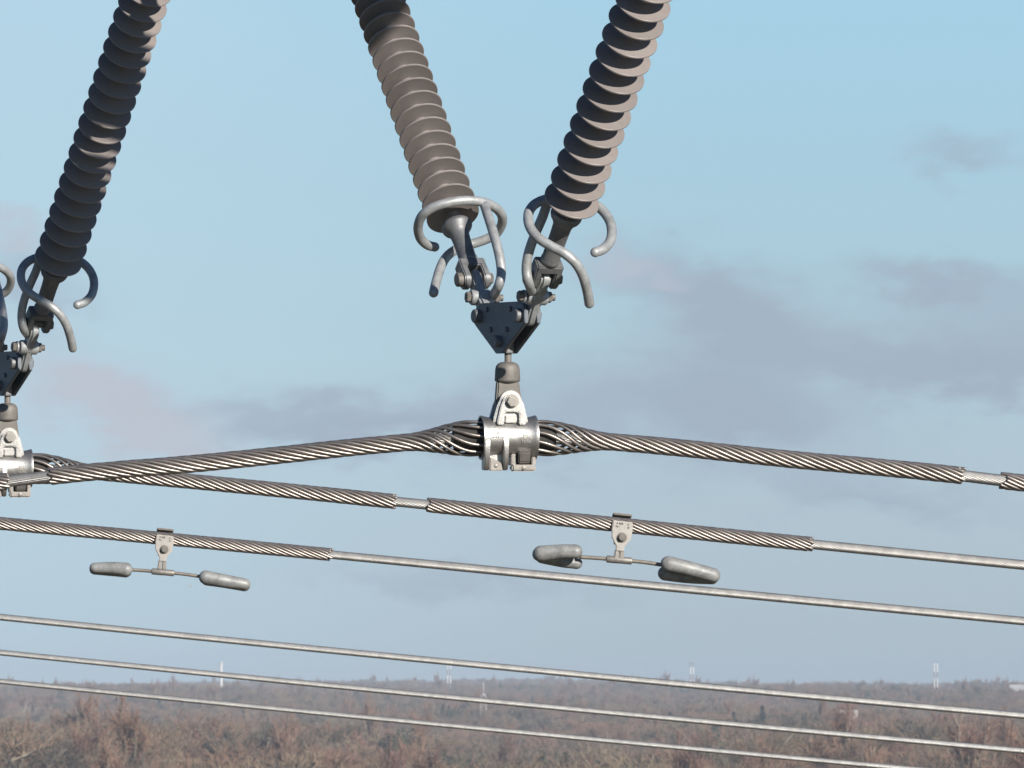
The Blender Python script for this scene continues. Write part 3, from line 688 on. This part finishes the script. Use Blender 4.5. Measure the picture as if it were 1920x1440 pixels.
def grow_tree(g, H, spread, style):
    trunk, limbs, twigs = [], [], []
    def twig(p, d, L):
        s = nrm(np.cross(d, g.normal(size=3))); w_ = 0.035
        twigs.append((np.array([p - s * w_, p + s * w_, p + d * L]), [(0, 1, 2)]))
    def branch(p, d, L, r, lvl):
        nseg = 2; q = p
        for i in range(nseg):
            d = nrm(d + g.normal(size=3) * 0.13 + np.array((0, 0, 0.10 if style != 'poplar' else .3)))
            q2 = q + d * L / nseg
            tri_bar(q, q2, r * (1 - .3 * i / nseg), r * (1 - .3 * (i + 1) / nseg), limbs if lvl else trunk)
            if lvl >= 2:
                for _ in range(7 if lvl == 2 else 9):
                    t = g.random(); dd = nrm(d + g.normal(size=3) * 0.55); twig(q + (q2 - q) * t, dd, g.uniform(.5, 1.5))
            q = q2
        if lvl < 3:
            nb = (6, 5, 4)[lvl]
            for _ in range(nb):
                t = g.uniform(.25, 1.0); sp = spread * (1.0 if lvl else 1.15)
                dd = nrm(d + g.normal(size=3) * sp * 0.62)
                if dd[2] < -.1: dd[2] = abs(dd[2]) * .4; dd = nrm(dd)
                branch(p + (q - p) * t, dd, L * g.uniform(.48, .72), r * .5, lvl + 1)
        else:
            for _ in range(4): twig(q, nrm(d + g.normal(size=3) * .5), g.uniform(.6, 1.4))
    tl = H * .42
    n0 = 1 if style != 'multi' else 4
    for i in range(n0):
        d0 = nrm(np.array((g.normal() * .25 * (n0 > 1), g.normal() * .25 * (n0 > 1), 1.0)))
        branch(np.array((g.normal() * .4 * (n0 > 1), g.normal() * .4 * (n0 > 1), -0.3)), d0, tl, H * .017 / (1 if n0 == 1 else 1.5), 0 if n0 == 1 else 0)
    zs = max(v[:, 2].max() for v, f in twigs); k = H / zs
    return [(v * k, f) for v, f in trunk + limbs], [(v * k, f) for v, f in twigs]
def plain_mesh(name, parts, mat):
    vs, fs, off = [], [], 0
    for v, f in parts:
        vs.append(v); fs += [tuple(i + off for i in q) for q in f]; off += len(v)
    me = bpy.data.meshes.new(name); me.from_pydata(np.concatenate(vs).tolist(), [], fs); me.materials.append(mat); return me
def conifer(g, H):
    tr, fo = [], []
    tri_bar(np.array((0, 0, -.3)), np.array((0, 0, H)), H * .02, .03, tr)
    for i in range(520):
        t = g.random() ** .8; z = H * (.08 + .92 * t); r = (1 - t) * H * .24 * g.uniform(.35, 1.05); an = g.uniform(0, 6.283)
        p = np.array((math.cos(an) * r, math.sin(an) * r, z - .25 * r)); d = nrm(np.array((math.cos(an), math.sin(an), -.35 + g.normal() * .2)))
        s = nrm(np.cross(d, g.normal(size=3))); L = g.uniform(.6, 1.3); ww = .28
        fo.append((np.array([p - d * L * .4 - s * ww, p - d * L * .4 + s * ww, p + d * L * .6]), [(0, 1, 2)]))
    return tr, fo
def round_evergreen(g, H):
    tr, fo = [], []
    tri_bar(np.array((0, 0, -.3)), np.array((0, 0, H * .5)), H * .03, .1, tr)
    for _ in range(6):
        an = g.uniform(0, 6.283); tri_bar(np.array((0, 0, H * .3)), np.array((math.cos(an) * H * .25, math.sin(an) * H * .25, H * g.uniform(.55, .8))), H * .012, .05, tr)
    lobes = [(np.array((0, 0, H * .66)), H * .34)] + [(np.array((math.cos(a) * H * .26, math.sin(a) * H * .26, H * g.uniform(.42, .66))), H * g.uniform(.18, .26)) for a in np.linspace(0, 5.4, 7) + g.uniform(0, 1)]
    for i in range(1500):
        c, r = lobes[int(g.integers(0, len(lobes)))]
        d = nrm(g.normal(size=3)); d[2] = abs(d[2]) if g.random() < .7 else d[2]
        p = c + d * r * g.uniform(.72, 1.04); s_ = nrm(np.cross(d, g.normal(size=3))); t_ = nrm(np.cross(d, s_) + d * g.normal() * .6); L = g.uniform(.35, .8)
        fo.append((np.array([p - s_ * L * .5, p + s_ * L * .5, p + t_ * L]), [(0, 1, 2)]))
    return tr, fo
g = np.random.default_rng(11)
protos = []           # (trunk mesh, crown mesh, kind)
for i in range(9):
    style = ('single', 'multi', 'single')[i % 3]
    b_, t_ = grow_tree(g, g.uniform(12, 15), g.uniform(.85, 1.15), style)
    mt = M['twig_red'] if i in (3, 7) else M['twig']
    protos.append((plain_mesh('trunk', b_, M['bark']), plain_mesh('crown', t_, mt), 'bare'))
b_, t_ = grow_tree(g, 20, .28, 'poplar'); protos.append((plain_mesh('trunk', b_, M['bark']), plain_mesh('crown', t_, M['twig_red']), 'poplar'))
for i in range(2):
    b_, t_ = conifer(g, 14.0) if i else round_evergreen(g, 12.0); protos.append((plain_mesh('trunk', b_, M['bark']), plain_mesh('crown', t_, M['needle']), 'conifer'))

# positions: denser near, thinner far
pts = []
y = 1240.0
while y < 9800:
    sp = 10.5 if y < 2200 else (11.5 if y < 4000 else 15.0)
    half = 0.080 * y + 15
    for x in np.arange(-half, half, sp):
        xx, yy = x + g.uniform(-.45, .45) * sp, y + g.uniform(-.45, .45) * sp
        px = 960 + xx / yy * F
        clear = bumpf(px, 720, 130) * bumpf(yy, 2050, 240) + 0.9 * bumpf(px, 1590, 60) * bumpf(yy, 2900, 150)
        if g.random() < clear * 1.1: continue
        pts.append((xx, yy))
    y += sp
pts = np.array(sorted(pts, key=lambda p: p[1])); gz = ground(pts[:, 0], pts[:, 1])
cl = np.sin(pts[:, 0] * .021 + pts[:, 1] * .0043) + np.sin(pts[:, 0] * .011 - pts[:, 1] * .0071 + 2)
kinds = []
for (x, y), c_ in zip(pts, cl):
    px0 = 960 + x / y * F
    dark = 0.75 * bumpf(px0, 1000, 190) * bumpf(y, 1640, 170) + 0.6 * bumpf(px0, 760, 60) * bumpf(y, 1900, 160) + 0.9 * bumpf(px0, 35, 45) * bumpf(y, 2250, 160) + 0.5 * bumpf(px0, 1380, 90) * bumpf(y, 2500, 200)
    if g.random() < dark: kinds.append(10)
    elif c_ > 1.72 and g.random() < .6: kinds.append(10 if g.random() < .75 else 11)
    elif g.random() < .015: kinds.append(9)
    else: kinds.append(int(g.integers(0, 9)))
kinds = np.array(kinds); scl = g.uniform(.78, 1.12, len(pts)) * (1.0 + .22 * np.sin(pts[:, 0] * .034 + pts[:, 1] * .0092 + 1.0) * np.sin(pts[:, 0] * .013 - pts[:, 1] * .021)); rot = g.uniform(0, 6.283, len(pts))
scl = scl * (1.0 + 0.42 * np.clip((3200 - pts[:, 1]) / 1700, 0, 1))
# which trees can be seen: top inside the frame
topz = gz + 13.5 * scl
py_top = 1288 + (HC - topz) / pts[:, 1] * F
px_ = 960 + pts[:, 0] / pts[:, 1] * F
vis = np.where((py_top < 1448) & (px_ > -60) & (px_ < 1980))[0]
near = vis[:290]; near_set = set(near.tolist())
LABEL = {'bare': 'bare brown winter tree in the woods along the bottom edge', 'poplar': 'tall slim bare poplar in the woods along the bottom edge', 'conifer': 'dark evergreen tree among the bare woods along the bottom edge'}
for i in near:
    tm, cm, kd_ = protos[kinds[i]]
    o = bpy.data.objects.new({'bare': 'bare_tree', 'poplar': 'poplar_tree', 'conifer': 'evergreen_tree'}[kd_], None); link(o)
    o.location = (pts[i, 0], pts[i, 1], gz[i]); o.scale = (scl[i] * 1.2, scl[i] * 1.2, scl[i]); o.rotation_euler = (0, 0, rot[i])
    tag(o, LABEL[kd_], 'tree', {'bare': 'bare trees of the near woods', 'poplar': 'poplars of the near woods', 'conifer': 'evergreens of the near woods'}[kd_])
    for nm, me in (('trunk', tm), ('crown', cm)):
        c_ = bpy.data.objects.new(nm, me); link(c_); c_.parent = o
# a row of slim poplars standing up at the left edge, further off
for j, (ppx, pyy, hh) in enumerate([(3, 4150, 1.30), (37, 4150, 1.38), (64, 4260, 1.22), (101, 4200, 1.34), (330, 5200, 1.15)]):
    x_ = (ppx - 960) / F * pyy; o = bpy.data.objects.new('poplar_tree', None); link(o); o.location = (x_, pyy, float(ground(x_, pyy)))
    o.scale = (1.5, 1.5, hh); o.rotation_euler = (0, 0, j * 1.3)
    tag(o, 'slim reddish poplar rising out of the hazy far woods at the left', 'tree', 'slim poplars far off at the left')
    for nm, me in (('trunk', protos[9][0]), ('crown', protos[9][1])):
        c_ = bpy.data.objects.new(nm, me); link(c_); c_.parent = o
# everything further off reads as one wooded mass
rest = np.array([i for i in range(len(pts)) if i not in near_set])
col_p = bpy.data.collections.new('tree_kinds')
for j, (tm, cm, kd_) in enumerate(protos):
    bm = bmesh.new(); bm.from_mesh(tm); nv = len(bm.faces); bm.from_mesh(cm)
    bm.faces.ensure_lookup_table()
    for q, fc in enumerate(bm.faces): fc.material_index = 0 if q < nv else 1
    me = bpy.data.meshes.new('far_tree'); bm.to_mesh(me); bm.free(); me.materials.append(tm.materials[0]); me.materials.append(cm.materials[0])
    col_p.objects.link(bpy.data.objects.new('far_tree_%02d' % j, me))
pm = bpy.data.meshes.new('woods'); pm.from_pydata([(pts[i, 0], pts[i, 1], gz[i]) for i in rest], [], [])
for nm, ty, arr in (('kind_index', 'INT', kinds[rest]), ('tree_scale', 'FLOAT', scl[rest] * 1.05), ('tree_turn', 'FLOAT', rot[rest])):
    at = pm.attributes.new(nm, ty, 'POINT'); at.data.foreach_set('value', arr.astype(np.int32 if ty == 'INT' else np.float32))
woods = link(bpy.data.objects.new('woods', pm)); tag(woods, 'hazy bare winter woods stretching to the horizon', 'woods', kind='stuff')
ng = bpy.data.node_groups.new('scatter_trees', 'GeometryNodeTree')
ng.interface.new_socket('Geometry', in_out='INPUT', socket_type='NodeSocketGeometry'); ng.interface.new_socket('Geometry', in_out='OUTPUT', socket_type='NodeSocketGeometry')
G = NT(ng); gi = G.new('NodeGroupInput'); go = G.new('NodeGroupOutput')
iop = G.new('GeometryNodeInstanceOnPoints'); ci = G.new('GeometryNodeCollectionInfo'); ci.inputs['Collection'].default_value = col_p
ci.inputs['Separate Children'].default_value = True; ci.inputs['Reset Children'].default_value = True
def attr(nm, ty):
    a = G.new('GeometryNodeInputNamedAttribute', data_type=ty); a.inputs['Name'].default_value = nm; return a.outputs[0]
cx = G.new('ShaderNodeCombineXYZ'); G.l.new(attr('tree_turn', 'FLOAT'), cx.inputs[2])
G.l.new(gi.outputs[0], iop.inputs['Points']); G.l.new(ci.outputs[0], iop.inputs['Instance']); iop.inputs['Pick Instance'].default_value = True
G.l.new(attr('kind_index', 'INT'), iop.inputs['Instance Index']); G.l.new(cx.outputs[0], iop.inputs['Rotation']); G.l.new(attr('tree_scale', 'FLOAT'), iop.inputs['Scale'])
G.l.new(iop.outputs[0], go.inputs[0])
md = woods.modifiers.new('scatter', 'NODES'); md.node_group = ng

# ------------------------------------------------------------------ masts, tower, houses in the distance
m, n, b = material('red_and_white_mast_paint'); M['mast'] = m
tc = n.new('ShaderNodeTexCoord').outputs['Object']; sp_ = n.new('ShaderNodeSeparateXYZ'); n.put(sp_, 0, tc)
band = n.math('GREATER_THAN', n.math('FRACT', n.math('DIVIDE', sp_.outputs[2], 12.0)), 0.42)
n.put(b, 'Base Color', n.mix(band, (0.30, 0.30, 0.33), (0.88, 0.88, 0.86))); b.inputs['Roughness'].default_value = 0.5
def pmat(name, c, rough=.7):
    m, n, b = material(name); tc = n.new('ShaderNodeTexCoord').outputs['Object']
    n.put(b, 'Base Color', n.mix(n.noise(tc, .6, 4, .6), tuple(x * .85 for x in c), c)); b.inputs['Roughness'].default_value = rough; return m
M['white'] = pmat('white_render', (0.62, 0.61, 0.59)); M['roof'] = pmat('brown_roof_tiles', (0.22, 0.12, 0.085)); M['glass'] = pmat('dark_window_glass', (0.03, 0.035, 0.04), .15)
M['lattice'] = pmat('pale_steel', (0.6, 0.61, 0.62)); M['pole'] = pmat('white_concrete', (0.85, 0.84, 0.81))
def bars(segs, r):
    out = []
    for p, q in segs: out.append(tube([np.array(p), np.array(q)], r, 6))
    return out
def mast(px, Yd_, py_top, py_bot, name, label, twin, wpx):
    """a pair of banded posts, or a lattice tower, standing on the ground"""
    x = (px - 960) / F * Yd_; z0 = float(ground(x, Yd_)); top = HC + (1288 - py_top) / F * Yd_; s = Yd_ / F
    root = empty(name, (x, Yd_, z0)); tag(root, label, 'mast', 'pale masts on the horizon')
    h = wpx * s / 2
    if twin:
        for sx in (-1, 1):
            legs = bars([((x + sx * h, Yd_, z0), (x + sx * h, Yd_, top))], s * 1.15)
            mesh_obj('leg', legs, M['mast'], root)
        seg = []
        zz = np.arange(z0 + 4, top - 2, 9.0)
        for i, z in enumerate(zz):
            sg = 1 if i % 2 else -1; seg.append(((x - h * sg, Yd_, z), (x + h * sg, Yd_, min(z + 9, top))))
        mesh_obj('bracing', bars(seg, s * .16), M['lattice'], root)
    return root
mast(842, 6400, 1243, 1290, 'lattice_mast', 'white banded mast on the horizon below the middle clamp', True, 5.6)
mast(1297, 6800, 1240, 1280, 'lattice_mast', 'pale banded mast on the horizon right of centre', True, 5.4)
mast(1754, 5600, 1241, 1300, 'lattice_mast', 'white banded twin mast on the horizon near the right edge', True, 5.6)
def chimney():
    Yc = 5600; s = Yc / F; x = (415 - 960) * s; z0 = float(ground(x, Yc)); top = HC + (1288 - 1241) * s
    root = empty('chimney', (x, Yc, z0)); tag(root, 'solid white chimney on the horizon in the left half', 'chimney')
    mesh_obj('shaft', [lathe((x, Yc, z0), (0, 0, 1), [(3.3 * s, 0), (2.6 * s, top - z0 - 1.5)], 20, False, 1.0)], M['pole'], root)
    mesh_obj('cap', [lathe((x, Yc, top - 1.6), (0, 0, 1), [(2.75 * s, 0), (2.75 * s, 1.2), (2.1 * s, 1.6)], 20, False, 1.0)], M['pole'], root)
chimney()
def tower():
    Yc = 3600; s = Yc / F; x = (906.5 - 960) * s; z0 = float(ground(x, Yc)); top = HC + (1288 - 1280) * s; pl = HC + (1288 - 1304) * s
    root = empty('radio_tower', (x, Yc, z0)); tag(root, 'small lattice radio tower with white platform in front of the far woods', 'tower')
    hb, ht = 6.5 * s, 4.2 * s; seg = []; lv = np.linspace(z0, pl, 7)
    leg = lambda i, z: (x + (1 if i in (0, 1) else -1) * (hb + (ht - hb) * (z - z0) / (pl - z0)), Yc + (1 if i in (0, 3) else -1) * (hb + (ht - hb) * (z - z0) / (pl - z0)), z)
    for i in range(4): mesh_obj('leg', bars([(leg(i, z0), leg(i, pl))], .16), M['lattice'], root)
    for a_, c_ in zip(lv[:-1], lv[1:]):
        for i in range(4): j = (i + 1) % 4; seg += [(leg(i, a_), leg(j, c_)), (leg(j, a_), leg(i, c_))]
    mesh_obj('bracing', bars(seg, .06), M['lattice'], root)
    mesh_obj('platform', [lathe((x, Yc, pl), (0, 0, 1), [(4.5 * s, 0), (4.5 * s, 1.5 * s), (1.5 * s, 3 * s)], 8, False, 1.0)], M['white'], root)
    mesh_obj('antenna', bars([((x, Yc, pl), (x, Yc, top))], .25), M['white'], root)
tower()
def house(px, Yc, wid, dep, hgt, lab, dz_=0.0, roofm='roof'):
    x = (px - 960) / F * Yc; z0 = float(ground(x, Yc)) + dz_; o = np.array((x, Yc, z0))
    root = empty('house', o); tag(root, lab, 'house', 'white houses in the far woods')
    ex, ey, ez = np.eye(3)
    S1 = 1 / U
    mesh_obj('wall', [block(o, ex, ey, ez, (-wid / 2 * S1, wid / 2 * S1), (-dep / 2 * S1, dep / 2 * S1), (0, hgt * S1), 0)], M['white'], root, smooth=False)
    rh = dep * .38
    mesh_obj('roof', [prism(o + ez * hgt, ey, ez, ex, [((-dep / 2 - .4) * S1, 0.02 * S1), ((dep / 2 + .4) * S1, 0.02 * S1), (0, rh * S1)], (-wid / 2 - .3) * S1, (wid / 2 + .3) * S1, 0)], M[roofm], root, smooth=False)
    for i in np.arange(-wid / 2 + 1.6, wid / 2 - .8, 2.6):
        mesh_obj('window', [block(o, ex, ez, ey, ((i - .5) * S1, (i + .5) * S1), (1.0 * S1, 2.3 * S1), ((-dep / 2 - .04) * S1, (-dep / 2 + .1) * S1), 0)], M['glass'], root, smooth=False)
house(826, 2060, 7, 7, 9.5, 'white house right of the clearing, between the two lowest conductors')
house(705, 2020, 10, 7, 7.0, 'white house with brown roof at the clearing in the lower middle')
house(640, 2120, 14, 7, 7.5, 'long white house at the left of the clearing in the lower middle')
house(1590, 2900, 7.5, 6, 13.0, 'small white house among the reddish woods, lower right')
house(1908, 6100, 14, 10, 15, 'pale flat building on the horizon at the right edge', 0, 'white')

def gull():
    Yc = 900.0; p = EYE + (W(358, 1100, 0, Yc / D0) - EYE); q = W(358, 1100, 0, Yc / D0); k = 0.42
    def S3(x, y, z): return q + k * np.array((x, y, z))
    body = tube([S3(-.55, 0, -.02), S3(-.3, 0, 0), S3(0, 0, .03), S3(.3, 0, .05), S3(.5, 0, .08)], k * np.array((.03, .1, .13, .1, .05)), 8)
    wings = []
    for sg in (-1, 1):
        v = [S3(.15, 0, .08), S3(-.18, 0, .08), S3(.02, sg * .55, .45), S3(-.25, sg * .55, .42), S3(-.2, sg * 1.2, .30)]
        v = v + [a - np.array((0, 0, .03 * k)) for a in v]
        wings.append((np.array(v), [(0, 1, 3, 2), (2, 3, 4), (6, 5, 7, 8), (8, 7, 9), (0, 2, 7, 5), (2, 4, 9, 7), (1, 6, 8, 3), (3, 8, 9, 4)]))
    o = mesh_obj('gull', [body] + wings, M['white'], None); tag(o, 'tiny white gull in the sky under the left damper', 'bird')
gull()

# ------------------------------------------------------------------ the air
def haze():
    x0, x1, y0, y1, z0, z1 = -2700, 2700, -300, 12300, -9, 62
    v = [(x, y, z) for z in (z0, z1) for y in (y0, y1) for x in (x0, x1)]
    f = [(0, 1, 3, 2), (4, 6, 7, 5), (0, 4, 5, 1), (2, 3, 7, 6), (0, 2, 6, 4), (1, 5, 7, 3)]
    m = bpy.data.materials.new('winter_haze'); m.use_nodes = True; n = NT(m.node_tree); n.n.clear()
    vol = n.new('ShaderNodeVolumePrincipled'); vol.inputs['Color'].default_value = (0.64, 0.77, 0.94, 1); vol.inputs['Density'].default_value = 0.95e-4; vol.inputs['Anisotropy'].default_value = -0.25
    out = n.new('ShaderNodeOutputMaterial'); n.l.new(vol.outputs[0], out.inputs['Volume'])
    o = mesh_obj('haze', [(np.array(v, float), f)], m, None, smooth=False, loc=(0, 0, 0)); tag(o, kind='stuff')
haze()
